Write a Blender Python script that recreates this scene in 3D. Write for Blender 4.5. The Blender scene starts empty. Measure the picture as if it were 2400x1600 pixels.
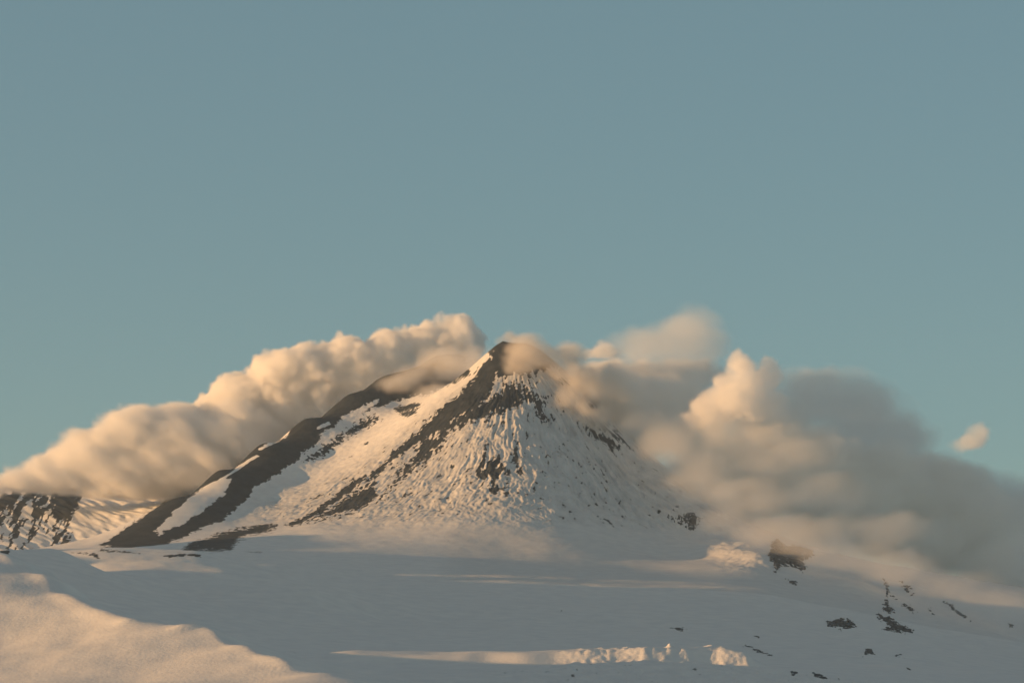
import bpy, bmesh, math, random
import numpy as np

sc = bpy.context.scene
COL = sc.collection
# ------------------------------------------------------------------ camera
K = 1.25e-4            # tangent of one photograph pixel (2400 wide)
HROW = 1900.0          # row of the true horizon (below the frame)
cam_d = bpy.data.cameras.new("camera")
cam_d.sensor_width = 36.0
cam_d.lens = 36.0 / (2400 * K)
cam_d.shift_x = 0.0
cam_d.shift_y = (HROW - 800.0) / 2400.0
cam_d.clip_start = 1.0
cam_d.clip_end = 60000.0
cam = bpy.data.objects.new("camera", cam_d)
COL.objects.link(cam)
cam.location = (0, 0, 0)
cam.rotation_euler = (math.radians(90), 0, 0)
sc.camera = cam

# ------------------------------------------------------------------ sky and sun
SUN_EL = math.radians(3.0)
SUN_AZ = math.radians(12.0)      # towards the viewer from due left
S = np.array([-math.cos(SUN_EL) * math.cos(SUN_AZ), -math.cos(SUN_EL) * math.sin(SUN_AZ), math.sin(SUN_EL)])
w = bpy.data.worlds.new("World")
sc.world = w
w.use_nodes = True
w.cycles.sampling_method = 'NONE'
nt = w.node_tree
for n in list(nt.nodes):
    nt.nodes.remove(n)
sky = nt.nodes.new("ShaderNodeTexSky")
sky.sky_type = 'NISHITA'
sky.sun_disc = False
sky.sun_elevation = SUN_EL
# Nishita: rotation 0 = sun towards +Y, positive turns clockwise seen from above
sky.sun_rotation = math.atan2(S[0], S[1])
sky.altitude = 2500
sky.air_density = 1.0
sky.dust_density = 0.1
sky.ozone_density = 1.6
bg = nt.nodes.new("ShaderNodeBackground")
bg.inputs['Strength'].default_value = 0.107
out = nt.nodes.new("ShaderNodeOutputWorld")
# pale veil added to the unseen sky overhead as ambient fill light
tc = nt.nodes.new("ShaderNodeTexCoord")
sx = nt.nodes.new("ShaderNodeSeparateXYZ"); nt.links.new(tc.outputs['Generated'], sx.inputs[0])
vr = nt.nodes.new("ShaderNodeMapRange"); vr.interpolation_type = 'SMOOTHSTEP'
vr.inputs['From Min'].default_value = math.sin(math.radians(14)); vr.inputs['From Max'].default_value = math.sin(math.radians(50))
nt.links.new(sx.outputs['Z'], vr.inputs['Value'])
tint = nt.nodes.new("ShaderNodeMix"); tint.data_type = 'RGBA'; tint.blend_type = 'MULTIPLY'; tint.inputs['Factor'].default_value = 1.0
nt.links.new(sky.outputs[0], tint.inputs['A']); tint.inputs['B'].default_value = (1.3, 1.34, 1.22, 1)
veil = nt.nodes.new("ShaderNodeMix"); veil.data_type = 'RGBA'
even = nt.nodes.new("ShaderNodeMix"); even.data_type = 'RGBA'; even.inputs['Factor'].default_value = 0.45   # sky blended partly towards one even colour
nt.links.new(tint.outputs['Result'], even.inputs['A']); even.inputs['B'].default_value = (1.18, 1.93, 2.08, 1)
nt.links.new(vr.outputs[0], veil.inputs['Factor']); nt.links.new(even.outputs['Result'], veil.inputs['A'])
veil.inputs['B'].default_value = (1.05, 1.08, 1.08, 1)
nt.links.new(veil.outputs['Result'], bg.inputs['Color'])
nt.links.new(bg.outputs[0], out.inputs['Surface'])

sd = bpy.data.lights.new("sun", 'SUN')
sd.energy = 5.0
sd.angle = math.radians(0.5)
sd.color = (1.0, 0.53, 0.2)
sun = bpy.data.objects.new("sun", sd)
COL.objects.link(sun)
from mathutils import Vector
sun.rotation_euler = Vector(S).to_track_quat('Z', 'Y').to_euler()
sun.location = (-3000, 0, 3000)

sc.view_settings.view_transform = 'Standard'
sc.view_settings.look = 'None'
sc.view_settings.gamma = 1.0
sc.view_settings.exposure = 0.5
sc.view_settings.use_curve_mapping = False
cy = sc.cycles
cy.use_denoising = True
cy.max_bounces = 20
cy.diffuse_bounces = 3
cy.volume_bounces = 16
cy.transparent_max_bounces = 16
cy.use_adaptive_sampling = True
cy.adaptive_threshold = 0.04

# ------------------------------------------------------------------ noise
rng = np.random.RandomState(7)
PERM = rng.permutation(256).astype(np.int32)
PERM = np.concatenate([PERM, PERM])
ang = rng.rand(256) * 2 * np.pi
GX = np.cos(ang).astype(np.float32)
GY = np.sin(ang).astype(np.float32)

def perlin(x, y):
    xi = np.floor(x).astype(np.int32); yi = np.floor(y).astype(np.int32)
    xf = (x - xi).astype(np.float32); yf = (y - yi).astype(np.float32)
    u = xf * xf * xf * (xf * (xf * 6 - 15) + 10); v = yf * yf * yf * (yf * (yf * 6 - 15) + 10)
    def g(ix, iy, fx, fy):
        h = PERM[PERM[ix & 255] + (iy & 255)]
        return GX[h] * fx + GY[h] * fy
    a = g(xi, yi, xf, yf); b = g(xi + 1, yi, xf - 1, yf)
    c = g(xi, yi + 1, xf, yf - 1); d = g(xi + 1, yi + 1, xf - 1, yf - 1)
    return ((a + u * (b - a)) * (1 - v) + (c + u * (d - c)) * v) * 1.5

def fbm(x, y, octv=4, gain=0.5, seed=0.0):
    s = 0; a = 1.0; t = 0
    for o in range(octv):
        s = s + a * perlin(x + seed + 17.3 * o, y - seed * 1.7 + 9.1 * o)
        t += a; a *= gain; x = x * 2.03; y = y * 2.03
    return s / t

def sstep(a, b, x):
    t = np.clip((x - a) / (b - a), 0, 1)
    return t * t * (3 - 2 * t)

# ------------------------------------------------------------------ terrain: surveyed points (photo column, photo row, distance) -> world
def P(px, py, Y):
    return ((px - 1200.0) * K * Y, Y, (HROW - py) * K * Y)

pts = []
def pp(*a):
    for q in a:
        pts.append(P(*q))
def xyz(*a):
    pts.extend(a)

# main cone: summit, left arete, right flank
pp((1173,806,6480),(1200,803,6490),(1235,806,6500),(1265,820,6500))
ARETE = [(1140,833,6470),(1105,872,6460),(1075,905,6440),(1030,943,6410),(985,985,6370),(940,1030,6330),(900,1068,6290),
         (850,1112,6240),(800,1150,6190),(750,1185,6140),(700,1215,6080),(665,1235,6030)]
pp(*ARETE)
pp((1330,872,6490),(1400,930,6480),(1440,980,6465),(1480,1030,6450),(1560,1120,6350),(1650,1212,6180),(1750,1272,5920),(1850,1320,5760),
   (1980,1368,5650),(2100,1405,5560),(2280,1452,5400),(2400,1490,5350),(2560,1530,5350))
# front face
pp((1190,900,6390),(1190,1000,6260),(1190,1100,6110),(1190,1180,5990),(1190,1240,5870),(1190,1290,5730),(1190,1322,5520))
pp((1090,960,6330),(1090,1060,6200),(1090,1160,6040))
pp((1000,1050,6270),(1000,1120,6150),(1000,1190,6010),(1000,1240,5880),(1000,1290,5700))
pp((850,1170,6120),(850,1220,5990),(850,1262,5830),(740,1240,5950),(740,1265,5820))
pp((1350,1000,6330),(1350,1100,6170),(1350,1200,5990),(1350,1280,5790),(1350,1325,5580))
pp((1480,1110,6320),(1480,1200,6130),(1480,1285,5870),(1480,1330,5620))
pp((1600,1250,6100),(1600,1305,5850),(1600,1350,5500),(1750,1332,5600))
# behind the main cone
xyz((0,6700,800),(60,6900,830),(250,6900,700),(300,6750,600),(600,6500,470),(900,6300,420),(600,7000,520),(1100,6900,430),(250,7300,650),(900,5950,380),(1300,6100,350),(1300,5300,310),(1700,6500,380),(800,6600,420),(1400,7300,420),(2200,7000,380))
# back cone ridge
BR = [(240,1276,5980),(306,1237,6060),(408,1168,6180),(510,1102,6300),(612,1041,6430),(714,982,6560),(816,923,6690),(888,886,6800),
      (939,872,6880),(1020,834,6980),(1080,834,7030),(1130,868,7060)]
pp(*BR)
# gully between them
pp((945,950,6650),(855,1006,6540),(770,1064,6430),(692,1118,6330),(618,1174,6220),(545,1216,6110),(450,1254,5990),(355,1282,5870))
for (a, b, c) in BR[2:10]:
    x, y, z = P(a, b, c)
    xyz((x - 60, y + 150, z - 75))
xyz((-640,6800,585),(-500,7100,700),(-250,7400,800),(0,7400,800))
# far left slope
pp((0,1285,6900),(0,1170,7300),(0,1140,7700),(200,1280,6950),(200,1165,7350),(200,1115,7800),(400,1155,7450),(400,1090,7900),
   (600,1000,8000),(-300,1290,6900),(-300,1170,7300),(-300,1150,7700))
pp((100,1302,6300),(100,1322,5600),(-200,1310,6200),(-200,1330,5500))
xyz((-1000,8800,760),(0,8800,760),(1500,8500,480),(2500,7500,380),(-2500,8000,800))
# middle left hills
pp((0,1290,4300),(60,1287,4300),(130,1285,4320),(180,1311,4300),(235,1341,4250),(300,1373,4200),(360,1400,4150))
pp((60,1325,4560),(120,1350,4560),(100,1365,4000),(200,1402,3920),(300,1446,3760),(-100,1300,4250))
pp((175,1340,4590),(198,1320,4610),(215,1302,4640),(232,1289,4680),(330,1283,4720),(400,1287,4720),(470,1291,4690),(520,1316,4640),(560,1336,4590),(620,1363,4500),(700,1381,4430))
pp((700,1350,5000),(800,1368,4950),(620,1336,5080),(330,1306,4950),(450,1310,4950))
pp((330,1310,5250),(200,1312,5200),(450,1302,5350),(560,1314,5300),(700,1332,5250),(640,1272,5780),(800,1292,5620),(560,1282,5700),(800,1352,5200))
pp((400,1400,4350),(500,1450,4000),(600,1500,3700),(680,1531,3480),(760,1547,3380))
xyz((-600,3330,172),(-450,3400,174),(-800,3250,165),(-600,3160,168),(-340,3350,166),(-260,3250,150))
# plain
pp((900,1345,5250),(900,1400,4850),(900,1450,4400),(900,1500,3950),(900,1530,3600))
pp((1200,1350,5300),(1200,1400,4850),(1200,1450,4450),(1200,1500,4000),(1200,1540,3560))
pp((1500,1400,5000),(1500,1450,4550),(1500,1500,4050),(1500,1533,3600))
pp((1800,1385,5250),(1800,1440,4750),(1800,1500,4150),(1800,1545,3700))
pp((2100,1440,5300),(2100,1480,4800),(2100,1525,4100),(2100,1565,3600))
pp((2400,1520,5100),(2400,1550,4500),(2400,1580,3900),(2400,1612,3300),(2700,1580,4900),(2700,1620,4000))
# low crest in front of the bright strip
pp((880,1577,3050),(1000,1571,3100),(1100,1568,3150),(1200,1570,3150),(1300,1563,3150),(1400,1556,3150),(1500,1553,3150),(1600,1555,3150),(1700,1560,3170),(1820,1572,3200))
pp((1000,1600,2900),(1200,1600,2940),(1500,1600,2940),(1800,1608,2960),(2100,1620,3050))
pp((1100,1566,3230),(1300,1560,3240),(1500,1551,3250))
# foreground left hill
def FY(px, py):
    return 0.93 * 366.0 / (.208 + .12 * (px - 1200) * K - (HROW - py) * K)
FC = [(0,1318),(60,1328),(130,1350),(190,1385),(230,1418),(290,1447),(350,1462),(430,1468),(490,1466),(520,1487),(600,1520),(680,1549),(780,1576),(850,1596),(920,1625)]
for (a, b) in FC:
    Y = FY(a, b)
    pp((a, b, Y))
    x, y, z = P(a, b, Y)
    xyz((x, y + 130, z - (22 if a < 350 else 0)))
pp((0,1500,FY(0,1500)),(200,1500,FY(200,1500)),(0,1600,FY(0,1600)),(300,1600,FY(300,1600)),(600,1600,FY(600,1600)),(400,1540,FY(400,1540)))
xyz((-620,2880,188),(-560,2400,98),(-470,2330,92),(-800,2700,140),(-640,3030,170))
# off to the left: unseen shoulder added under the shadow-casting ridge
xyz((-1350,3150,170),(-1350,3400,210),(-1350,3900,270),(-1350,4500,330),(-1350,4900,370),(-1350,5150,400),(-1300,5500,420),
    (-1000,4500,320),(-1000,3700,255),(-1000,5200,380),(-1350,2700,150),(-1000,2900,190),(-2000,4500,300),(-2000,3000,150),(-2000,5800,420),(-2000,6800,500))
# surroundings and the ground the camera stands on
xyz((0,0,-4),(-600,0,-4),(600,0,-4),(0,-600,-20),(0,800,12),(-1500,500,10),(1500,500,0),(0,1600,38),(-700,1700,50),(700,1700,38),(0,2300,68),(600,2400,75),(1500,2500,80),
    (1500,4000,180),(2200,5500,300),(3000,3000,50),(-3000,2000,100),(3000,7000,350))

pts = np.array(pts, float)
# drop near-duplicates
keep = []
for i in range(len(pts)):
    if all(np.hypot(*(pts[i, :2] - pts[j, :2])) > 12 for j in keep):
        keep.append(i)
pts = pts[keep]
CC = 13.0
N = len(pts)
dm = np.sqrt(((pts[:, None, :2] - pts[None, :, :2]) ** 2).sum(-1) + CC * CC)
A = np.zeros((N + 3, N + 3))
A[:N, :N] = dm + 0.0
A[np.arange(N), np.arange(N)] -= 0.5 * 1.0
A[:N, N] = 1; A[N, :N] = 1
A[:N, N + 1] = pts[:, 0] / 1000; A[N + 1, :N] = pts[:, 0] / 1000
A[:N, N + 2] = pts[:, 1] / 1000; A[N + 2, :N] = pts[:, 1] / 1000
rhs = np.concatenate([pts[:, 2], [0, 0, 0]])
W = np.linalg.solve(A, rhs)

def base_height(x, y):
    xs = x.ravel(); ys = y.ravel()
    o = np.empty(xs.size, np.float32)
    px = pts[:, 0].astype(np.float32); py = pts[:, 1].astype(np.float32); wf = W[:N].astype(np.float32)
    for i in range(0, xs.size, 20000):
        a = xs[i:i + 20000].astype(np.float32)[:, None]; b = ys[i:i + 20000].astype(np.float32)[:, None]
        d = np.sqrt((a - px) ** 2 + (b - py) ** 2 + np.float32(CC * CC))
        o[i:i + 20000] = d @ wf + W[N] + W[N + 1] * xs[i:i + 20000] / 1000 + W[N + 2] * ys[i:i + 20000] / 1000
    return o.reshape(x.shape)

# ---- grid lines: fine where the photograph looks closely
def lines(spec):
    o = []
    for a, b, s in spec:
        n = max(1, int(round((b - a) / s)))
        o.extend(np.linspace(a, b, n, endpoint=False))
    o.append(spec[-1][1])
    return np.array(o)
DETAIL = 1.0
gx = lines([(-9000,-3000,500),(-3000,-1500,60),(-1500,-1120,8),(-1120,-720,3.5),(-720,450,1.9*DETAIL),(450,950,3.0),(950,1500,25),(1500,4000,100),(4000,9000,600)])
gy = lines([(-1500,0,150),(0,2000,50),(2000,2300,12),(2300,3700,3.2*DETAIL),(3700,5400,5.0),(5400,5800,3.2),(5800,6560,2.0*DETAIL),(6560,7500,3.2),(7500,8500,20),(8500,20000,600)])
X, Y = np.meshgrid(gx, gy)
Z0 = base_height(X, Y)
far = sstep(8500, 12000, Y)
Z0 = Z0 * (1 - far) + far * 300
print("terrain verts", X.size, "pts", N)

def win0(v, a, b, c, d):
    return sstep(a, b, v) * (1 - sstep(c, d, v))
PX = X / (K * np.maximum(Y, 50)) + 1200.0         # where a point of the land appears, used only to place bare rock and snow forms
PY = HROW - Z0 / (K * np.maximum(Y, 50))

# ---- unseen ridge added beyond the left edge, its crest shaped to shadow the plain
CR = np.array([(1900,110),(2500,160),(3000,195),(3100,206),(3160,210),(3229,196),(3244,238),(3265,246),(3298,238),(3334,240),(3350,262),(3564,280),(3720,292),(3860,312),(3980,347),(4116,374),(4220,362),(4250,355),(4315,358),(4333,368),
      (4372,368),(4388,336),(4440,340),(4455,378),(4585,392),(4657,404),(4692,402),(4712,380),(4775,392),(4792,415),(4872,428),(4884,400),(4940,404),(4955,432),(4985,444),(4997,416),(5030,420),(5045,452),(5200,470),(5323,485),
      (5393,479),(5440,481),(5500,497),(5560,508),(5615,514),(5680,528),(5720,528),(5780,492),(6000,470),(6300,430)], float)
crest = np.interp(Y, CR[:, 0], CR[:, 1])
rd = np.abs(X + 1300)
ridge = crest - 0.42 * (np.sqrt(rd * rd + 25 ** 2) - 25)
inr = win0(Y, 1900, 2300, 6200, 6900)
Z0 = np.where(inr > 0, np.maximum(Z0, Z0 + (ridge - Z0) * inr), Z0)
# ---- relief
AX, AY = P(1200, 803, 6490)[:2]
dX = X - AX; dY = Y - AY
r = np.hypot(dX, dY)
th = np.arctan2(dX, -dY)
def win(v, a, b, c, d):
    return sstep(a, b, v) * (1 - sstep(c, d, v))
front = win(th, -1.25, -0.8, 1.2, 1.6) * win(r, 20, 80, 480, 700) * (Y < 6600)
warp = fbm(X / 60, Y / 60, 3, seed=3.1) * 0.035
r2 = np.sqrt(r / 350.0)
ribs = perlin((th + warp) * 19, r / 150.0 + 5) + 0.6 * perlin((th + warp * 1.3) * 41 + 9, r / 80.0) + 0.35 * perlin((th + warp * 1.5) * 83 + 3, r / 38.0)
ribs = 1 - np.abs(ribs) * 1.7
rib_amp = front * (0.3 + 0.7 * win(th, -0.5, 0.1, 0.8, 1.2)) * win(r, 50, 170, 400, 560)
fine = perlin((th + warp) * 120 + 7, r / 16.0) + .7 * fbm(X / 8, Y / 10, 2, seed=8.2)
lump = fbm(X / 13, Y / 13, 3, seed=8.2)
lump2 = fbm(X / 45, Y / 45, 3, seed=1.2)
Z = Z0 + ribs * rib_amp * (2.8 + 4.2 * sstep(0.05, .6, th))
Z += fine * front * 1.0 * win(r, 20, 60, 520, 700) + lump2 * front * 4 + lump * 1.0 * win(r, 10, 30, 400, 620) * (Y > 5700)
Z += 5 * np.exp(-np.hypot(X - P(1178, 806, 6485)[0], (Y - 6485) * .7) / 11)
gen = fbm(X / 180, Y / 180, 5, 0.45, seed=4.4)
Z += gen * 5.0 * sstep(5400, 6000, Y)
Z += fbm(X / 24, Y / 24, 4, .6, seed=71) * 2.4 * sstep(5850, 6000, Y) * sstep(120, 200, X)    # broken right-hand skyline
Z += fbm(X / 150, Y / 220, 4, 0.4, seed=14.4) * 2.2 * sstep(1500, 2600, Y) * (1 - sstep(5400, 6000, Y))
# streaks down the far left slope
sl = sstep(6650, 6900, Y) * (1 - sstep(-700, -560, X))
uu = (X + 0.55 * (Y - 7000)) ; 
stk = perlin(uu / 22 + fbm(X / 90, Y / 90, 2, seed=2.2), (Y - 0.4 * X) / 170)
Z += sl * (stk * 4 + perlin(uu / 9, Y / 60) * 1.2)
def ridge_line(pl, h, wd):
    global Z
    W3 = [P(*q)[:2] for q in pl]
    xs = [q[0] for q in W3]; ys = [q[1] for q in W3]
    m = (X > min(xs) - 6 * wd) & (X < max(xs) + 6 * wd) & (Y > min(ys) - 6 * wd) & (Y < max(ys) + 6 * wd)
    d = np.full(int(m.sum()), 1e9)
    for (ax_, ay_), (bx_, by_) in zip(W3[:-1], W3[1:]):
        ex, ey = bx_ - ax_, by_ - ay_
        t = np.clip(((X[m] - ax_) * ex + (Y[m] - ay_) * ey) / (ex * ex + ey * ey), 0, 1)
        d = np.minimum(d, np.hypot(X[m] - ax_ - ex * t, Y[m] - ay_ - ey * t))
    Z[m] += h * (np.exp(-(d / wd) ** 2) * .6 + np.exp(-(d / (3 * wd)) ** 2) * .4)
ridge_line([(a, b, FY(a, b) * .985) for a, b in [(-60,1342),(0,1350),(60,1362),(130,1392),(160,1418),(220,1436),(300,1456)]], 4.5, 11)
ridge_line([(a, b, FY(a, b) * .99) for a, b in [(430,1476),(490,1468),(520,1490),(600,1524),(680,1552)]], 3.0, 8)
# wind-worked snow on the near hill: long low ridges across the slope
fm = (1 - sstep(3050, 3300, Y)) * sstep(2000, 2300, Y) * (1 - sstep(-150, 50, X))
Z += fm * (perlin(X / 40 + Y / 90, Y / 90) * 0.5 + perlin(X / 9, Y / 45 + X / 60) * 0.1 + fbm(X / 110, Y / 160, 3, seed=6) * 2.2)
# rough ground at the bottom
rg = win(Y, 2700, 2900, 3160, 3230) * sstep(-90, 0, X)
Z += rg * (fbm(X / 20, Y / 34, 4, 0.62, seed=9.7) * 5.0 * (0.5 + .5 * sstep(0, 60, X)))
Z += win(Y, 3600, 3800, 5200, 5500) * (fbm(X / 90, Y / 50, 4, .5, seed=91) * 2.0 + perlin((X - .5 * Y) / 260, Y / 240) * 2.5)

def mound(px, py, Yc, sx, sy, h):
    global Z
    x0 = (px - 1200) * K * Yc
    Z = Z + h * np.exp(-((X - x0) / sx) ** 2 - ((Y - Yc) / sy) ** 2)
mound(1790, 1312, 5730, 46, 90, 15)
mound(1725, 1300, 5820, 34, 60, 8)
mound(2010, 1360, 5610, 45, 70, 14)
mound(640, 1326, 5250, 40, 50, 5)
mound(760, 1345, 5230, 30, 50, 4)
mound(590, 1310, 5330, 30, 40, 5)
# the bright bank across the foot of the plain
gb = win(X, -215, -150, 215, 262)
Z += gb * 9.5 * sstep(3340, 3382, Y + 14 * perlin(X / 55, X * 0) ) * (1 - sstep(3400, 3700, Y)) * (1 + .18 * perlin(X / 70 + 4, Y / 200) + .8 * np.clip((X + 60) / 300, 0, 1))
gr = win(X, 20, 90, 225, 260) * win(Y, 3290, 3340, 3480, 3600)
Z += gr * (np.abs(fbm(X / 20, Y / 40, 4, .6, seed=81)) * 3.6 - 0.3)
mound(1570, 1530, 3400, 3.0, 16, 4.5); mound(1668, 1534, 3420, 5, 18, 3.0); mound(1640, 1536, 3420, 14, 20, 2.0)
mound(1000, 1556, 3330, 2.5, 10, 2.2)
# lumpy snow on the right-hand slope
rs = win(X, 300, 380, 800, 1000) * win(Y, 5500, 5650, 6100, 6300)
Z += rs * fbm(X / 22, Y / 30, 4, 0.55, seed=40) * 1.8

# ------------------------------------------------------------------ bare rock, as areas of the ground
def poly_sd(px, py, poly):
    """signed distance (pixels of the photograph), positive inside"""
    poly = np.array(poly, float)
    d = np.full(px.shape, 1e9); ins = np.zeros(px.shape, bool)
    for i in range(len(poly)):
        a = poly[i]; b = poly[(i + 1) % len(poly)]
        e = b - a
        wx = px - a[0]; wy = py - a[1]
        t = np.clip((wx * e[0] + wy * e[1]) / (e @ e), 0, 1)
        d = np.minimum(d, (wx - e[0] * t) ** 2 + (wy - e[1] * t) ** 2)
        c = ((a[1] > py) != (b[1] > py))
        with np.errstate(divide='ignore', invalid='ignore'):
            xx = a[0] + (py - a[1]) / (b[1] - a[1] if b[1] != a[1] else 1e-9) * e[0]
        ins ^= c & (px < xx)
    d = np.sqrt(d)
    return np.where(ins, d, -d)

rock = np.zeros(X.shape, np.float32)
n_f = fbm(X / 7, Y / 9, 3, 0.6, seed=21)
n_m = fbm(X / 28, Y / 34, 3, 0.55, seed=31)
n_str = perlin((th + warp * .6) * 34, r / 45.0) * .7 + perlin((th + warp) * 70, r / 22.0) * .5
def area(poly, soft=8, dens=1.0, rough=14, fine=10, ymin=0, ymax=9e9, streak=0, sub=False, bias=0):
    global rock
    poly = np.array(poly, float)
    m = (PX > poly[:, 0].min() - 60) & (PX < poly[:, 0].max() + 60) & (PY > poly[:, 1].min() - 60) & (PY < poly[:, 1].max() + 60) & (Y > ymin) & (Y < ymax)
    if not m.any():
        return
    s = poly_sd(PX[m], PY[m], poly) + n_m[m] * rough + n_f[m] * fine + (n_str[m] * streak if streak else 0) + bias
    v = sstep(-soft, soft, s) * dens
    rock[m] = rock[m] * (1 - v) if sub else np.maximum(rock[m], v)

# back cone: dark band under its ridge
area([(235,1278),(306,1232),(408,1160),(510,1094),(612,1033),(714,974),(816,915),(888,876),(939,860),(1020,822),(1090,830),(1100,880),(1000,925),(935,935),
      (900,950),(840,965),(790,990),(760,1010),(740,1040),(715,1055),(700,1075),(672,1095),(640,1118),(600,1140),(575,1175),(545,1200),(520,1218),(470,1235),(420,1262),(360,1285),(300,1290)],
     5, 1.0, 9, 9, ymin=5900)
# snow lying on it
area([(360,1245),(395,1215),(450,1160),(490,1130),(540,1122),(535,1150),(505,1175),(470,1205),(420,1232),(375,1252)], 3, 1, 8, 6, ymin=5900, sub=True)
area([(500,1130),(540,1105),(600,1066),(608,1070),(560,1100),(520,1125)], 2, 1, 2, 2, ymin=5900, sub=True)
area([(604,1052),(640,1030),(680,1008),(675,1022),(650,1036),(610,1056)], 2, 1, 3, 5, ymin=5900, sub=True)
area([(800,975),(850,948),(890,930),(885,945),(850,962),(805,982)], 3, 1, 4, 8, ymin=5900, sub=True)
area([(740,1000),(770,985),(775,992),(745,1005)], 2, 1, 3, 4, ymin=5900, sub=True)
# broken rock along the lower edge of the band, and the small rocks in the gully
area([(700,1080),(760,1035),(830,985),(880,960),(900,985),(820,1030),(745,1085)], 5, .8, 10, 22, ymin=6100, bias=-8)
area([(890,925),(985,915),(990,925),(940,935),(900,935)], 4, 1, 6, 9, ymin=6100)
area([(920,955),(970,942),(1000,950),(960,965),(935,975)], 4, .9, 6, 10, ymin=6100, bias=-2)
area([(935,970),(980,955),(975,972),(945,980)], 4, .9, 6, 10, ymin=6100, bias=-1)
area([(848,1040),(866,1032),(862,1042)], 3, .9, 2, 6, ymin=6100)
area([(785,1078),(830,1062),(826,1070)], 3, .6, 2, 9, ymin=6100, bias=-2)
# foot of the gully
area([(430,1283),(520,1245),(600,1230),(640,1225),(650,1235),(630,1248),(560,1262),(540,1290),(420,1292)], 10, .9, 12, 10, ymin=5500)
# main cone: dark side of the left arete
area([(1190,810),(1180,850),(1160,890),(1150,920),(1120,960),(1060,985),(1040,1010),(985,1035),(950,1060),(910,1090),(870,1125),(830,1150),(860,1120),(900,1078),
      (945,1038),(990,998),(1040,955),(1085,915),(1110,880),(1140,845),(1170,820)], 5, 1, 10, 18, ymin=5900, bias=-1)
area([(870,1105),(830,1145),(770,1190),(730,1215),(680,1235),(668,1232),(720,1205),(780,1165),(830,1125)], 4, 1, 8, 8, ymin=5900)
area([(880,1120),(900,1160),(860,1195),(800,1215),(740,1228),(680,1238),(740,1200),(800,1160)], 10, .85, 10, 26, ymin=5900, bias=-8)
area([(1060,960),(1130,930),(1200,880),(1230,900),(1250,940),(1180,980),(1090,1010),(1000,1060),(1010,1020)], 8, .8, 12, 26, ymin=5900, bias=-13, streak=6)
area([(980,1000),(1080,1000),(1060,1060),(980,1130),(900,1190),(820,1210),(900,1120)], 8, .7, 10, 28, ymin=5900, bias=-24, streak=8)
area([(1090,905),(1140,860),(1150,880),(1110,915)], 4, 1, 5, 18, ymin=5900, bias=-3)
# summit and right side
area([(1150,826),(1172,796),(1200,792),(1280,808),(1310,850),(1230,872),(1170,880)], 6, .95, 8, 18, ymin=6200, bias=4)
area([(1200,870),(1290,930),(1300,990),(1270,1010),(1230,960),(1190,920)], 9, .85, 8, 24, ymin=5900, bias=-16, streak=20)
area([(1340,920),(1400,930),(1500,1050),(1530,1085),(1490,1080),(1430,1050),(1370,1010),(1330,960)], 8, .8, 12, 26, ymin=5900, bias=-22, streak=26)
area([(1330,985),(1400,1000),(1470,1050),(1450,1075),(1390,1040)], 8, .8, 8, 22, ymin=5900, bias=-9, streak=14)
fa = front * (1 - sstep(1200, 1300, PY))
sp = sstep(.22, .5, n_str * .5 + n_f * .7 + n_m * .4 + .14 * (1 - sstep(850, 1050, PY)) - .1 * sstep(.3, .9, th))
rock = np.maximum(rock, (sp * fa * .75).astype(np.float32))
# dark gullies low on the front face
area([(1100,1060),(1150,1040),(1190,1060),(1200,1100),(1195,1165),(1160,1180),(1130,1150),(1090,1130)], 10, .75, 6, 16, ymin=5800, bias=-24, streak=34)
area([(1140,1110),(1175,1120),(1195,1160),(1175,1178),(1145,1160)], 8, .8, 6, 14, ymin=5800, bias=-8, streak=22)
area([(1200,1000),(1215,1040),(1225,1100),(1212,1130),(1200,1060)], 5, .6, 3, 10, ymin=5800, bias=-3, streak=12)
# far left slope: rock with snow streaks
fs = (Y > 6600) & (PX < 470)
if fs.any():
    u2 = PX + 0.62 * PY
    sn = perlin(u2 / 13 + n_m * .9, (PY - 0.35 * PX) / 60) + .6 * perlin(u2 / 6 + n_m, PY / 22) + n_f * .25
    edge = 1 - sstep(172, 205, PX + (PY - 1170) * 0.25 + n_f * 12) * 1.0
    top = 1 - sstep(1170, 1275, PY)
    dens = edge * (0.36 + 0.22 * top) + (1 - edge) * 0.04
    dens = dens + 0.25 * edge * win(PX, 110, 160, 200, 220)
    v = 1 - sstep(-0.12, 0.12, sn * .8 - (dens - .5) * 1.9)
    rock = np.where(fs, np.maximum(rock, v * .97), rock)
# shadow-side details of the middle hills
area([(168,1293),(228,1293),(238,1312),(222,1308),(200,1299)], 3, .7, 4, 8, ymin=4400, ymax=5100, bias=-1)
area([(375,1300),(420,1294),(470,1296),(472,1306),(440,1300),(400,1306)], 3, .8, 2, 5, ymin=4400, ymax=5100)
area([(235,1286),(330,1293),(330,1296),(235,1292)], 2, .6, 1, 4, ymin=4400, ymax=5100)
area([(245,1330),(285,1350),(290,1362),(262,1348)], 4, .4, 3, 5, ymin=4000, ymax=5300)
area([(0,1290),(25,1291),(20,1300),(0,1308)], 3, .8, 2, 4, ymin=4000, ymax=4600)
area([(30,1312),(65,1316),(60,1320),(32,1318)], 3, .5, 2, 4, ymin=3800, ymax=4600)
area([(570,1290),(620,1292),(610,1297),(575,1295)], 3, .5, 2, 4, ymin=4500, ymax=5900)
# specks on the rough ground at the bottom
m = rg > 0.02
rock[m] = np.maximum(rock[m], (sstep(.28, .5, fbm(X[m] / 9, Y[m] / 22, 3, .6, seed=77)) * .55 * rg[m]))

# shade of thin mist painted into the snow colour of the cone front, mottled
mist_shade = front * (1 - sstep(1180, 1330, PY)) * np.clip(.75 + .5 * n_m + .35 * n_f + .3 * n_str, 0, 1.3)
mist_shade = np.maximum(mist_shade, 0.35 * win(PX, 1000, 1100, 2300, 2600) * (Y > 5200)).astype(np.float32)
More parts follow.
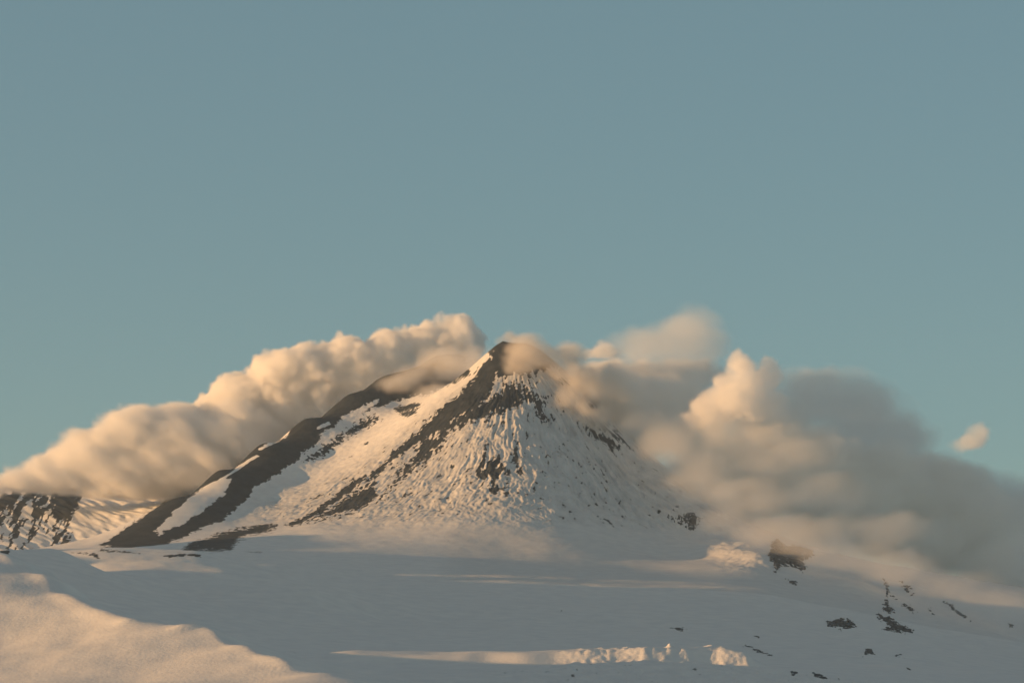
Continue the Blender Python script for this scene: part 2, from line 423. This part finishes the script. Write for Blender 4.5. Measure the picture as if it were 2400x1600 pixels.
# ------------------------------------------------------------------ materials
def terrain_material():
    m = bpy.data.materials.new("snow_and_rock"); m.use_nodes = True
    t = m.node_tree; b = t.nodes['Principled BSDF']
    at = t.nodes.new("ShaderNodeAttribute"); at.attribute_name = "rock"
    geo = t.nodes.new("ShaderNodeNewGeometry")
    mp = t.nodes.new("ShaderNodeMapping"); mp.inputs['Scale'].default_value = (0.25, 0.12, 0.25)
    nz = t.nodes.new("ShaderNodeTexNoise"); nz.inputs['Scale'].default_value = 1.0; nz.inputs['Detail'].default_value = 4
    t.links.new(geo.outputs['Position'], mp.inputs[0]); t.links.new(mp.outputs[0], nz.inputs['Vector'])
    ad = t.nodes.new("ShaderNodeMath"); ad.operation = 'MULTIPLY_ADD'; ad.inputs[1].default_value = 0.55; ad.inputs[2].default_value = -0.275
    t.links.new(nz.outputs['Fac'], ad.inputs[0])
    a2 = t.nodes.new("ShaderNodeMath"); a2.operation = 'ADD'; t.links.new(at.outputs['Fac'], a2.inputs[0]); t.links.new(ad.outputs[0], a2.inputs[1])
    mr = t.nodes.new("ShaderNodeMapRange"); mr.interpolation_type = 'SMOOTHSTEP'
    mr.inputs['From Min'].default_value = 0.3; mr.inputs['From Max'].default_value = 0.7
    t.links.new(a2.outputs[0], mr.inputs['Value'])
    # rock colour
    n2 = t.nodes.new("ShaderNodeTexNoise"); n2.inputs['Scale'].default_value = 0.05; n2.inputs['Detail'].default_value = 6
    t.links.new(geo.outputs['Position'], n2.inputs['Vector'])
    cr = t.nodes.new("ShaderNodeValToRGB")
    cr.color_ramp.elements[0].position = .3; cr.color_ramp.elements[0].color = (.024, .033, .043, 1)
    cr.color_ramp.elements[1].position = .7; cr.color_ramp.elements[1].color = (.05, .06, .074, 1)
    t.links.new(n2.outputs['Fac'], cr.inputs[0])
    cs = t.nodes.new("ShaderNodeValToRGB")
    cs.color_ramp.elements[0].position = .3; cs.color_ramp.elements[0].color = (.74, .75, .77, 1)
    cs.color_ramp.elements[1].position = .7; cs.color_ramp.elements[1].color = (.84, .84, .84, 1)
    t.links.new(n2.outputs['Fac'], cs.inputs[0])
    mx = t.nodes.new("ShaderNodeMix"); mx.data_type = 'RGBA'
    aa = t.nodes.new("ShaderNodeAttribute"); aa.attribute_name = "mist_shade"
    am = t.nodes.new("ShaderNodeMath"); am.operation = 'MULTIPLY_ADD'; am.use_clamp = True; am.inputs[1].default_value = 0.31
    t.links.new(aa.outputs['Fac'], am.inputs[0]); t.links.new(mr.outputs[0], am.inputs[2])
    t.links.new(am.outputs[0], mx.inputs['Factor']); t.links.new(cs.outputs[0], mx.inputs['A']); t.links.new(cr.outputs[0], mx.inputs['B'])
    t.links.new(mx.outputs['Result'], b.inputs['Base Color'])
    b.inputs['Roughness'].default_value = 0.85
    b.inputs['Specular IOR Level'].default_value = 0.15
    n3 = t.nodes.new("ShaderNodeTexNoise"); n3.inputs['Scale'].default_value = 0.35; n3.inputs['Detail'].default_value = 5
    t.links.new(geo.outputs['Position'], n3.inputs['Vector'])
    bp = t.nodes.new("ShaderNodeBump"); bp.inputs['Strength'].default_value = 0.35; bp.inputs['Distance'].default_value = 1.0
    t.links.new(n3.outputs['Fac'], bp.inputs['Height']); t.links.new(bp.outputs[0], b.inputs['Normal'])
    return m
MT = terrain_material()

# ------------------------------------------------------------------ cut the land into its landforms
ny, nx = X.shape
dzx = np.gradient(Z, gx, axis=1); dzy = np.gradient(Z, gy, axis=0)
NN = np.stack([-dzx, -dzy, np.ones_like(Z)], -1); NN /= np.linalg.norm(NN, axis=-1, keepdims=True)
fx = (PX[:-1, :-1] + PX[1:, 1:]) / 2; fy = (PY[:-1, :-1] + PY[1:, 1:]) / 2
fX = (X[:-1, :-1] + X[1:, 1:]) / 2; fY = (Y[:-1, :-1] + Y[1:, 1:]) / 2
reg = np.zeros(fX.shape, int)                                   # 0 ground
def gully_y(x):                                                 # floor of the gully, world
    g = np.array([P(*q)[:2] for q in [(360,1283,5870),(460,1258,5990),(560,1228,6110),(640,1192,6220),(720,1137,6330),(800,1080,6430),(880,1020,6540),(960,962,6650)]] + [(0,6780)])
    return np.interp(x, g[:, 0], g[:, 1])
reg[(fY > 5620 + np.abs(fX) * .1) & (np.hypot(fX - AX, fY - AY) < 900)] = 1     # main cone
reg[(fY > gully_y(fX)) & (fY > 5900) & (fX < 150)] = 2          # back cone
reg[(fY > 6900 + 0.9 * (fX + 500)) & (fX < -300) & (fY > 6600)] = 3              # far slope
reg[(fX < -380 - (fY - 4300) * .2) & (fY > 3350) & (fY < 4560) & (fX > -1700)] = 4
reg[(fX < -250) & (fY > 4420) & (fY < 4900) & (fX > -600)] = 5
hill = (fX < 20) & (fY < 3250) & (fY > 2000) & (fX > -2000)
fcx = np.array([P(a, b, FY(a, b))[:2] for a, b in FC])
reg[hill & (fY < np.interp(fX, fcx[:, 0], fcx[:, 1]) + 60)] = 6

def make_land(code, name, label):
    f = np.argwhere(reg == code)
    i = f[:, 0]; j = f[:, 1]
    a = i * nx + j
    q = np.stack([a, a + 1, a + nx + 1, a + nx], 1)
    used, inv = np.unique(q, return_inverse=True)
    inv = inv.reshape(q.shape)
    v = np.stack([X.ravel()[used], Y.ravel()[used], Z.ravel()[used]], 1).astype(np.float32)
    me = bpy.data.meshes.new(name)
    me.vertices.add(len(v)); me.vertices.foreach_set("co", v.ravel())
    me.loops.add(q.size); me.loops.foreach_set("vertex_index", inv.ravel().astype(np.int32))
    me.polygons.add(len(q)); me.polygons.foreach_set("loop_start", np.arange(0, q.size, 4, dtype=np.int32))
    me.update(calc_edges=True)
    me.polygons.foreach_set("use_smooth", np.ones(len(q), bool))
    at = me.attributes.new("rock", 'FLOAT', 'POINT'); at.data.foreach_set("value", rock.ravel()[used].astype(np.float32))
    at = me.attributes.new("mist_shade", 'FLOAT', 'POINT'); at.data.foreach_set("value", mist_shade.ravel()[used])
    me.normals_split_custom_set_from_vertices(NN.reshape(-1, 3)[used].astype(np.float32))
    me.materials.append(MT)
    o = bpy.data.objects.new(name, me); COL.objects.link(o)
    o['kind'] = 'structure'; o['label'] = label
    return o
make_land(0, "ground", "grey shaded snow plain sloping up to the foot of the volcano")
make_land(1, "mountain", "central snowy volcanic cone with ribbed front and steaming summit")
make_land(2, "mountain", "dark bare ridge of the cone behind, snow gully at its foot")
make_land(3, "mountain", "far slope under the left cloud with dark rock streaks in snow")
make_land(4, "hill", "shaded rounded snow hill between the lit near hill and far slope")
make_land(5, "hill", "shaded snow hill with thin dark rim below the dark ridge")
make_land(6, "hill", "near snow hill catching warm low sun at the lower left")

# ------------------------------------------------------------------ rock outcrops poking out of the snow
def zat(x, y):
    i = np.clip(np.searchsorted(gx, x) - 1, 0, len(gx) - 2); j = np.clip(np.searchsorted(gy, y) - 1, 0, len(gy) - 2)
    fx = (x - gx[i]) / (gx[i + 1] - gx[i]); fy = (y - gy[j]) / (gy[j + 1] - gy[j])
    return (Z[j, i] * (1 - fx) + Z[j, i + 1] * fx) * (1 - fy) + (Z[j + 1, i] * (1 - fx) + Z[j + 1, i + 1] * fx) * fy
_YS = np.arange(2200, 8000, 4.)
def hit(px, py):
    x = (px - 1200) * K * _YS; z = zat(x, _YS)
    i = np.argmax(z >= (HROW - py) * K * _YS)
    return x[i], _YS[i], z[i]
def rock_material():
    m = bpy.data.materials.new("bare_lava"); m.use_nodes = True
    t = m.node_tree; b = t.nodes['Principled BSDF']
    g = t.nodes.new("ShaderNodeNewGeometry")
    n = t.nodes.new("ShaderNodeTexNoise"); n.inputs['Scale'].default_value = 0.16; n.inputs['Detail'].default_value = 8; n.inputs['Roughness'].default_value = .7
    t.links.new(g.outputs['Position'], n.inputs['Vector'])
    c = t.nodes.new("ShaderNodeValToRGB")
    c.color_ramp.elements[0].position = .35; c.color_ramp.elements[0].color = (.03, .036, .044, 1)
    c.color_ramp.elements[1].position = .58; c.color_ramp.elements[1].color = (.08, .086, .094, 1)
    e = c.color_ramp.elements.new(.64); e.color = (.6, .61, .63, 1)
    t.links.new(n.outputs['Fac'], c.inputs[0]); t.links.new(c.outputs[0], b.inputs['Base Color'])
    b.inputs['Roughness'].default_value = .9
    return m
ROCKM = rock_material()
def outcrop(poly, label, h=2.2, rough=7, group="dark rock outcrops on the lower right slope"):
    poly = np.array(poly, float)
    hs = np.array([hit(a, b) for a, b in poly])
    m_ = 14
    x0, x1 = hs[:, 0].min() - m_, hs[:, 0].max() + m_
    y0, y1 = hs[:, 1].min() - 3 * m_, hs[:, 1].max() + 3 * m_
    ax = np.arange(x0, x1, 1.5); ay = np.arange(y0, y1, 3.0)
    xx, yy = np.meshgrid(ax, ay)
    zz = zat(xx, yy)
    qx = xx / (K * yy) + 1200; qy = HROW - zz / (K * yy)
    s_ = poly_sd(qx, qy, poly) + fbm(xx / 11, yy / 22, 4, .7, seed=50) * rough * 1.9 - 2.5 - 16 * sstep(.0, .35, fbm(xx / 6, yy / 12, 3, .6, seed=51)) * (rough > 6)
    up = np.clip(s_ * .35, -3, 1) * h
    lift = up + np.where(up > 0, fbm(xx / 6, yy / 9, 4, .6, seed=60) * h * .9, 0)
    keepv = s_ > -12
    nyy, nxx = xx.shape
    idx = np.arange(nyy * nxx).reshape(nyy, nxx)
    q = np.stack([idx[:-1, :-1], idx[:-1, 1:], idx[1:, 1:], idx[1:, :-1]], -1).reshape(-1, 4)
    kk = keepv.ravel()[q].all(1); q = q[kk]
    if not len(q): return
    used, inv = np.unique(q, return_inverse=True); inv = inv.reshape(q.shape)
    cx, cyy = hs[:, 0].mean(), hs[:, 1].mean(); cz = float(zat(np.array([cx]), np.array([cyy]))[0])
    v = np.stack([xx.ravel()[used] - cx, yy.ravel()[used] - cyy, (zz + lift).ravel()[used] - cz], 1)
    me = bpy.data.meshes.new("rock_outcrop"); me.from_pydata(v.tolist(), [], inv.tolist())
    me.materials.append(ROCKM)
    o = bpy.data.objects.new("rock_outcrop", me); COL.objects.link(o); o.location = (cx, cyy, cz)
    o['label'] = label; o['category'] = "rock outcrop"; o['group'] = group
for poly, label, h in [
    ([(1557,1207),(1580,1207),(1592,1204),(1626,1196),(1645,1215),(1638,1234),(1619,1246),(1611,1238),(1592,1223),(1573,1223)], "dark rock outcrop on the right flank of the cone, upper one at the cloud edge", 1.6),
    ([(1810,1261),(1829,1265),(1844,1280),(1875,1276),(1906,1292),(1909,1303),(1883,1315),(1894,1330),(1879,1341),(1852,1326),(1833,1330),(1818,1341),(1806,1318),(1798,1303),(1806,1284)], "largest dark outcrop, speckled with snow, beside the sunlit patch under the cloud", 1.8),
    ([(1841,1357),(1867,1359),(1867,1370),(1848,1370)], "small rock patch just below the largest snow-speckled outcrop", 2),
    ([(2070,1357),(2082,1359),(2086,1380),(2082,1410),(2097,1435),(2082,1437),(2066,1429),(2076,1406),(2074,1380)], "narrow upright strip of rock running straight down the snow", 2),
    ([(2051,1435),(2086,1448),(2112,1464),(2151,1483),(2112,1483),(2066,1475),(2086,1468),(2059,1448)], "wedge-shaped outcrop with a long flat base below the upright strip", 2),
    ([(2093,1395),(2128,1418),(2147,1433),(2139,1437),(2116,1418)], "slanting rock streak right of the upright strip", 2),
    ([(2108,1360),(2131,1372),(2147,1395),(2135,1397),(2120,1380)], "short slanting rock streak half veiled by cloud above the other streaks", 2),
    ([(2210,1408),(2227,1414),(2250,1433),(2277,1454),(2250,1445),(2223,1422)], "long thin slanting rock streak nearest the right edge cloud", 2),
    ([(1940,1458),(1967,1448),(1994,1452),(2007,1468),(1990,1473),(1940,1470)], "flat-bottomed rock patch left of the wedge-shaped outcrop", 2),
    ([(2172,1424),(2180,1424),(2190,1440),(2184,1442)], "tiny rock fleck between the slanting streak and the long thin streak", 1.6),
    ([(1565,1470),(1596,1469),(1622,1472),(1600,1479),(1580,1475)], "faint thin rock line lying across the smooth plain above the bright bank", 1.2),
    ([(1741,1510),(1776,1521),(1810,1534),(1800,1537),(1764,1522)], "straight thin diagonal rock line on the plain just right of the bright bank", 1.2),
    ([(2028,1519),(2043,1519),(2051,1533),(2036,1533),(2022,1540)], "dark lumpy rock on the lower plain below the flat-bottomed patch and wedge", 1.6),
    ([(2087,1530),(2112,1534),(2122,1541),(2093,1538)], "low flat rock just right of the dark lumpy rock on the lower plain", 1.4),
    ([(2124,1562),(2139,1568),(2137,1575),(2128,1570)], "lone small rock nearest the bottom right corner", 1.4),
    ([(1850,1572),(1871,1574),(1869,1585),(1855,1585)], "squarish rock patch on rough snow at the bottom edge", 1.4),
    ([(1902,1574),(1925,1581),(1942,1591),(1921,1592),(1905,1583)], "slanting rock patch on rough snow right of the squarish patch", 1.4),
    ([(1766,1487),(1783,1490),(1779,1495),(1768,1493)], "small fleck of rock above the straight diagonal line", 1.2),
    ([(2358,1455),(2388,1467),(2365,1471)], "dim rock patch at the right edge under the shaded vapour", 1.4),
    ([(1303,1431),(1316,1431),(1318,1437),(1306,1437)], "solitary dark boulder speck in the middle of the grey plain", 2.2)]:
    outcrop(poly, label, h, rough=9 if (h >= 2 or max(p_[0] for p_ in poly) - min(p_[0] for p_ in poly) > 60) else 5)
outcrop([(683,1524),(696,1528),(698,1533),(688,1531)], "dark rock tip at the left end of the bright snow bank", 2.0, 3, "dark rocks near the bright snow bank")

# ------------------------------------------------------------------ air
def box_mesh(name, lo, hi):
    me = bpy.data.meshes.new(name)
    v = [(x, y, z) for z in (lo[2], hi[2]) for y in (lo[1], hi[1]) for x in (lo[0], hi[0])]
    me.from_pydata(v, [], [(0,2,3,1),(4,5,7,6),(0,1,5,4),(2,6,7,3),(0,4,6,2),(1,3,7,5)])
    return me
hz = bpy.data.objects.new("haze", box_mesh("haze", (-9500, -1600, -600), (9500, 20500, 1150)))
COL.objects.link(hz); hz['kind'] = 'stuff'; hz['label'] = "thin even evening haze in front of the mountain"
hm = bpy.data.materials.new("haze"); hm.use_nodes = True
ht = hm.node_tree; ht.nodes.remove(ht.nodes['Principled BSDF'])
hv = ht.nodes.new("ShaderNodeVolumePrincipled")
hv.inputs['Color'].default_value = (.75, .9, 1, 1); hv.inputs['Density'].default_value = 1.7e-5; hv.inputs['Anisotropy'].default_value = 0.3
ht.links.new(hv.outputs[0], ht.nodes['Material Output'].inputs['Volume'])
hz.data.materials.append(hm)

# ------------------------------------------------------------------ clouds: uneven vapour grown from overlapping puffs
VAP = {}
def vapour_mat(dens, color=(1, 1, 1), aniso=0.0, step=1.0):
    key = (dens, color, aniso, step)
    if key not in VAP:
        m = bpy.data.materials.new("vapour"); m.use_nodes = True
        t = m.node_tree; t.nodes.remove(t.nodes['Principled BSDF'])
        pv = t.nodes.new("ShaderNodeVolumePrincipled")
        pv.inputs['Color'].default_value = (*color, 1); pv.inputs['Anisotropy'].default_value = aniso
        pv.inputs['Density'].default_value = dens
        t.links.new(pv.outputs[0], t.nodes['Material Output'].inputs['Volume'])
        m.cycles.volume_step_rate = step
        VAP[key] = m
    return VAP[key]
m_fringe = bpy.data.materials.new("fringe"); m_fringe.use_nodes = True
_t = m_fringe.node_tree; _t.nodes.remove(_t.nodes['Principled BSDF'])
_v = _t.nodes.new("ShaderNodeVolumeScatter"); _v.inputs['Density'].default_value = 4e-5
_t.links.new(_v.outputs[0], _t.nodes['Material Output'].inputs['Volume'])

def cloud(label, puffs, dens, vox=6.0, cells=((70, .45), (28, .22)), fb=(90, .5), warp=(60, 25), thr=0.12, sharp=3.0, seed=0.0,
          stretch=(1, 1, 1), rot=0.0, color=(1, 1, 1), group=None, step=1.0, grow=1.0, floor=None):
    """puffs: (photo column, photo row, distance, half width px, half height px, half depth m[, weight])
    cells: billow sizes in metres and how deep they bite; fb: soft unevenness"""
    E = []
    for q in puffs:
        x, y, z = P(q[0], q[1], q[2]); k = K * q[2]
        E.append((x, y, z, q[3] * k * grow, q[5] * grow, q[4] * k * grow, q[6] if len(q) > 6 else 1.0))
    E = np.array(E)
    lo = (E[:, :3] - E[:, 3:6]).min(0) - warp[1] * .4; hi = (E[:, :3] + E[:, 3:6]).max(0) + warp[1] * .4
    ng = bpy.data.node_groups.new("cloud", 'GeometryNodeTree')
    ng.interface.new_socket("Geometry", in_out='INPUT', socket_type='NodeSocketGeometry')
    ng.interface.new_socket("Geometry", in_out='OUTPUT', socket_type='NodeSocketGeometry')
    nd = ng.nodes.new; L = ng.links.new
    def mth(op, a, b=None, c=None, clamp=False):
        n = nd("ShaderNodeMath"); n.operation = op; n.use_clamp = clamp
        for i, v in enumerate((a, b, c)):
            if v is None: continue
            if isinstance(v, (int, float)): n.inputs[i].default_value = v
            else: L(v, n.inputs[i])
        return n.outputs[0]
    def vec(op, a, b=None):
        n = nd("ShaderNodeVectorMath"); n.operation = op
        for i, v in enumerate((a, b)):
            if v is None: continue
            if isinstance(v, (tuple, list)): n.inputs[i].default_value = v
            elif isinstance(v, float): n.inputs['Scale'].default_value = v
            else: L(v, n.inputs[i])
        return n.outputs['Value'] if op in ('DOT_PRODUCT', 'LENGTH') else n.outputs[0]
    pos = nd("GeometryNodeInputPosition").outputs[0]
    # flow-aligned coordinates for the unevenness
    vr = nd("ShaderNodeVectorRotate"); vr.rotation_type = 'Y_AXIS'; vr.inputs['Angle'].default_value = rot; L(pos, vr.inputs['Vector'])
    flow = vec('MULTIPLY', vr.outputs[0], tuple(1 / q for q in stretch))
    flow = vec('ADD', flow, (seed * 311., seed * 173., seed * 97.))
    wn = nd("ShaderNodeTexNoise"); wn.inputs['Scale'].default_value = 1 / warp[0]; wn.inputs['Detail'].default_value = 3
    L(flow, wn.inputs['Vector'])
    wv = vec('SUBTRACT', wn.outputs['Color'], (.5, .5, .5))
    wv = vec('MULTIPLY', wv, (warp[1] * 2, warp[1] * 2, warp[1] * 2))
    p2 = vec('ADD', pos, wv)
    acc = None
    for e in E:
        a = vec('SUBTRACT', p2, tuple(e[:3])); b = vec('MULTIPLY', a, tuple(1 / e[3:6])); c = vec('DOT_PRODUCT', b, b)
        d = mth('SUBTRACT', 1.0, c, clamp=True)
        if e[6] != 1.0: d = mth('MULTIPLY', d, float(e[6]))
        acc = d if acc is None else mth('ADD', acc, d)
    acc = mth('MINIMUM', acc, 1.6)
    f2 = vec('ADD', flow, vec('MULTIPLY', wv, (.5, .5, .5)))
    for i, (size, amp) in enumerate(cells):
        v = nd("ShaderNodeTexVoronoi"); v.feature = 'SMOOTH_F1' if i == 0 else 'F1'; v.inputs['Scale'].default_value = 1 / size
        if i == 0: v.inputs['Smoothness'].default_value = .35
        L(f2, v.inputs['Vector'])
        acc = mth('SUBTRACT', acc, mth('MULTIPLY', v.outputs['Distance'], amp))
    nz = nd("ShaderNodeTexNoise"); nz.inputs['Scale'].default_value = 1 / fb[0]; nz.inputs['Detail'].default_value = 7; nz.inputs['Roughness'].default_value = .68
    L(flow, nz.inputs['Vector'])
    acc = mth('SUBTRACT', acc, mth('MULTIPLY', mth('SUBTRACT', nz.outputs['Fac'], .4), 2 * fb[1]))
    dn = mth('MULTIPLY', mth('SUBTRACT', acc, thr), sharp, clamp=True)
    vc = nd("GeometryNodeVolumeCube"); L(dn, vc.inputs['Density'])
    vc.inputs['Min'].default_value = tuple(lo); vc.inputs['Max'].default_value = tuple(hi)
    for a, nm in enumerate(('X', 'Y', 'Z')):
        vc.inputs['Resolution ' + nm].default_value = max(8, int((hi[a] - lo[a]) / vox))
    gi = nd("NodeGroupInput"); go = nd("NodeGroupOutput")
    vm = nd("GeometryNodeVolumeToMesh"); vm.resolution_mode = 'VOXEL_SIZE'; vm.inputs['Voxel Size'].default_value = vox * 1.6; vm.inputs['Threshold'].default_value = 0.05
    L(vc.outputs[0], vm.inputs['Volume']); L(vm.outputs[0], go.inputs[0])
    seedmesh = bpy.data.meshes.new("vapour"); seedmesh.from_pydata([(0, 0, 0)], [], [])
    o = bpy.data.objects.new("vapour", seedmesh); COL.objects.link(o)
    md = o.modifiers.new("vapour", 'NODES'); md.node_group = ng
    dgr = bpy.context.evaluated_depsgraph_get(); dgr.update()
    hull = bpy.data.meshes.new_from_object(o.evaluated_get(dgr), depsgraph=dgr); hull.name = "cloud"
    hull.materials.clear(); hull.materials.append(m_fringe)
    bh = bmesh.new(); bh.from_mesh(hull); seen = set(); best = []
    for v0 in bh.verts:
        if v0.index in seen: continue
        st = [v0]; seen.add(v0.index); isl = []
        while st:
            v_ = st.pop(); isl.append(v_)
            for e_ in v_.link_edges:
                o_ = e_.other_vert(v_)
                if o_.index not in seen: seen.add(o_.index); st.append(o_)
        if len(isl) > len(best): best = isl
    bs = set(v_.index for v_ in best)
    bmesh.ops.delete(bh, geom=[v_ for v_ in bh.verts if v_.index not in bs], context='VERTS')
    bh.to_mesh(hull); bh.free()
    print("hull", len(hull.polygons), [round(q) for q in hi - lo])
    # now let it give the vapour itself
    bpy.data.objects.remove(o)
    o = bpy.data.objects.new("vapour", bpy.data.volumes.new("vapour")); COL.objects.link(o)
    md = o.modifiers.new("vapour", 'NODES'); md.node_group = ng
    sm = nd("GeometryNodeSetMaterial"); sm.inputs['Material'].default_value = vapour_mat(dens, color, 0.0, step)
    L(vc.outputs[0], sm.inputs[0]); L(sm.outputs[0], go.inputs[0])
    h = bpy.data.objects.new("cloud", hull); COL.objects.link(h)
    h['label'] = label; h['category'] = "cloud"
    h['group'] = group or "clouds and vapour around the volcano"
    o.parent = h
    return h

TILT = math.radians(-35)
cloud("bright cream cloud bank piled up behind the dark back ridge",
      [(470,962,7250,45,34,70),(530,930,7250,60,46,90),(600,905,7250,72,58,110),(680,872,7250,78,64,120),(770,855,7260,85,68,130),(860,845,7270,85,66,130),(950,825,7290,80,68,130),(1040,800,7300,75,62,120),(1095,800,7300,50,50,100),
       (600,985,7280,120,80,130),(740,950,7280,130,90,140),(900,910,7300,140,80,130)], 0.08, vox=3.2, cells=((52,.34),(20,.27),(9,.12)), fb=(70,.6), warp=(50,26), sharp=4.0, grow=1.25)
cloud("soft warm grey cloud lying low over the far left slope",
      [(15,1146,7150,90,20,70),(110,1120,7150,95,34,80),(200,1062,7160,95,56,100),(285,1010,7170,85,66,120),(380,1005,7180,105,62,130),(490,995,7200,115,62,130),(600,1010,7220,120,80,130),
       (225,1110,7160,150,54,110),(350,1090,7170,170,75,130),(480,1070,7180,150,85,130),(-110,1158,7150,110,18,70),(330,1140,7170,130,36,80)], 0.08, vox=6.0, cells=((75,.4),(28,.3)), fb=(110,.7), warp=(80,34), sharp=1.8, stretch=(1.8,1,.8), rot=TILT, seed=3.0, grow=1.25)
cloud("thin veil of vapour draped over the top of the back ridge",
      [(925,905,6690,55,28,50),(975,885,6740,65,38,60),(1040,850,6850,80,50,80,1.2),(1085,880,6760,60,48,70),(1135,850,6800,45,50,70),(1010,925,6640,60,24,45),(1075,925,6640,45,28,45)], 0.02, vox=6.0, cells=((50,.3),(22,.2)), fb=(70,.7), warp=(50,26), sharp=1.6, seed=5.0, grow=1.3)
# smoke drifting off the summit
cloud("brownish smoke curling off the summit of the main cone",
      [(1195,792,6500,32,16,22),(1235,818,6420,56,36,35,1.3),(1220,848,6380,46,32,30,1.2),(1295,845,6420,52,36,45),(1340,830,6500,55,34,50),(1345,885,6400,60,44,50),(1400,905,6430,60,52,50),(1330,935,6350,48,34,35),(1395,985,6370,60,50,42,1.3),(1440,890,6520,55,45,60),(1450,950,6440,55,50,50,1.3)],
      0.035, vox=5.0, cells=((48,.35),(20,.22)), fb=(60,.7), warp=(45,26), sharp=2.0, seed=7.0, grow=1.25, color=(.93,.9,.86))
cloud("thin pale steam puff rising highest against the sky right of the summit",
      [(1630,768,6820,72,58,70),(1565,792,6820,90,48,70),(1490,812,6800,85,38,60),(1645,812,6820,70,40,60),(1580,830,6820,110,34,60)], 0.008, vox=7.0, cells=((80,.25),(34,.12)), fb=(110,.45), warp=(60,22), sharp=1.3, seed=9.0, grow=1.3)
cloud("small cream knob of steam at the left end of the thin high puff",
      [(1414,816,6700,30,20,28),(1390,832,6700,32,15,26),(1440,828,6700,26,16,26)], 0.045, vox=4.0, cells=((30,.35),(12,.22)), fb=(40,.7), warp=(25,14), sharp=2.0, seed=11.0, grow=1.3)
cloud("dark grey smoke band under the thin high puff",
      [(1400,875,6780,60,34,60),(1470,885,6800,80,42,80),(1560,880,6820,90,40,80),(1650,870,6850,80,38,80),(1560,930,6750,120,50,80),(1460,940,6700,70,60,70)], 0.03, vox=6.0, cells=((70,.35),(30,.2)), fb=(80,.6), warp=(50,24), sharp=2.0, seed=13.0, grow=1.25, color=(.96,.955,.95))
cloud("dull purple grey smoke dome behind the bright cauliflower puff",
      [(1870,915,6950,85,66,90),(1970,920,6950,105,66,100),(2060,965,6950,90,72,100),(2125,1030,6950,80,55,90),(1960,1000,6950,130,80,100),(2060,1060,6900,130,70,100)], 0.014, vox=6.0, cells=((80,.3),(34,.2)), fb=(100,.65), warp=(60,30), sharp=1.4, seed=15.0, grow=1.3, color=(.98,.97,.97))
cloud("bright peach cauliflower puff standing out of the right cloud mass",
      [(1728,842,6330,36,30,34),(1750,880,6330,48,40,42),(1810,862,6360,34,44,36),(1690,888,6340,26,20,26),(1738,925,6330,64,40,50),(1795,915,6360,50,44,50),(1690,940,6360,75,34,56),(1770,965,6380,110,40,70),(1640,985,6380,70,40,56)], 0.05, vox=4.0, cells=((34,.4),(14,.26),(7,.12)), fb=(45,.6), warp=(30,18), sharp=3.5, seed=17.0, grow=1.25)
cloud("broad grey beige cloud mass hiding the right flank of the cone",
      [(1440,930,6560,65,60,60,1.4),(1510,985,6500,105,90,80,1.5),(1560,950,6560,90,50,60,1.4),(1590,1070,6390,120,95,90),(1650,1160,6340,110,85,80),(1630,920,6580,120,70,90),(1725,1010,6440,130,100,110),(1780,1130,6390,140,100,100),(1830,970,6600,110,65,100),
       (1870,1070,6430,140,105,120),(1890,1190,6390,150,100,110),(1990,1110,6450,140,95,120),(2030,1220,6410,150,100,110),(2110,1130,6540,130,95,110),(2160,1250,6480,160,105,110),(2220,1140,6600,110,90,100),(2260,1220,6550,140,110,110),(2360,1250,6500,120,100,100),(2270,1330,6400,160,105,110),
       (2390,1390,6350,140,105,100),(1720,1230,6300,115,70,70),(1850,1290,6250,140,70,80),(2050,1340,6250,170,70,80),(2200,1400,6200,150,60,80)],
      0.032, vox=6.0, cells=((95,.45),(38,.36),(16,.14)), fb=(110,.6), warp=(90,42), sharp=2.0, seed=19.0, grow=1.33, color=(.995,.985,.97))
cloud("thin mist spilling over the rocks of the lower right slope",
      [(1400,930,6400,55,45,45),(1470,1000,6340,65,50,45),(1550,1080,6260,80,60,50),(1620,1165,6130,90,50,50),(1720,1225,5960,100,44,50),(1830,1258,5790,120,42,50),(1960,1300,5680,130,44,50),(2090,1330,5580,130,46,50),(2220,1370,5450,130,50,50),(2350,1420,5350,130,56,50),(1950,1250,5800,150,50,50),(1560,1030,6230,80,60,45),(1650,1110,6150,90,60,45),(1700,1000,6300,90,60,55),(1810,1070,6260,100,60,55),(1780,1170,6100,110,55,50),(1930,1160,6180,110,55,55),(2080,1240,6000,120,50,55)],
      0.011, vox=7.0, cells=((60,.3),(25,.2)), fb=(90,.6), warp=(60,30), sharp=1.3, seed=29.0, grow=1.35, stretch=(1.6,1,.8), rot=math.radians(25))
cloud("small detached steam tuft floating above the right edge of the mass",
      [(2292,1026,6100,30,24,30),(2262,1042,6100,36,17,26),(2305,1008,6100,16,20,18)], 0.03, vox=3.5, cells=((30,.2),(12,.2)), fb=(34,.8), warp=(30,14), sharp=1.5, seed=21.0, grow=1.45)
cloud("blue grey shaded vapour sinking down at the far right edge",
      [(2330,1150,6650,110,52,90),(2440,1190,6600,110,60,100),(2360,1250,6500,130,90,100),(2470,1330,6300,130,110,100),(2400,1430,5900,90,50,80),(2260,1110,6650,60,30,70)], 0.014, vox=8.0, cells=((110,.3),(45,.15)), fb=(130,.5), warp=(80,30), sharp=1.5, seed=23.0, grow=1.25, color=(.92,.92,.94))
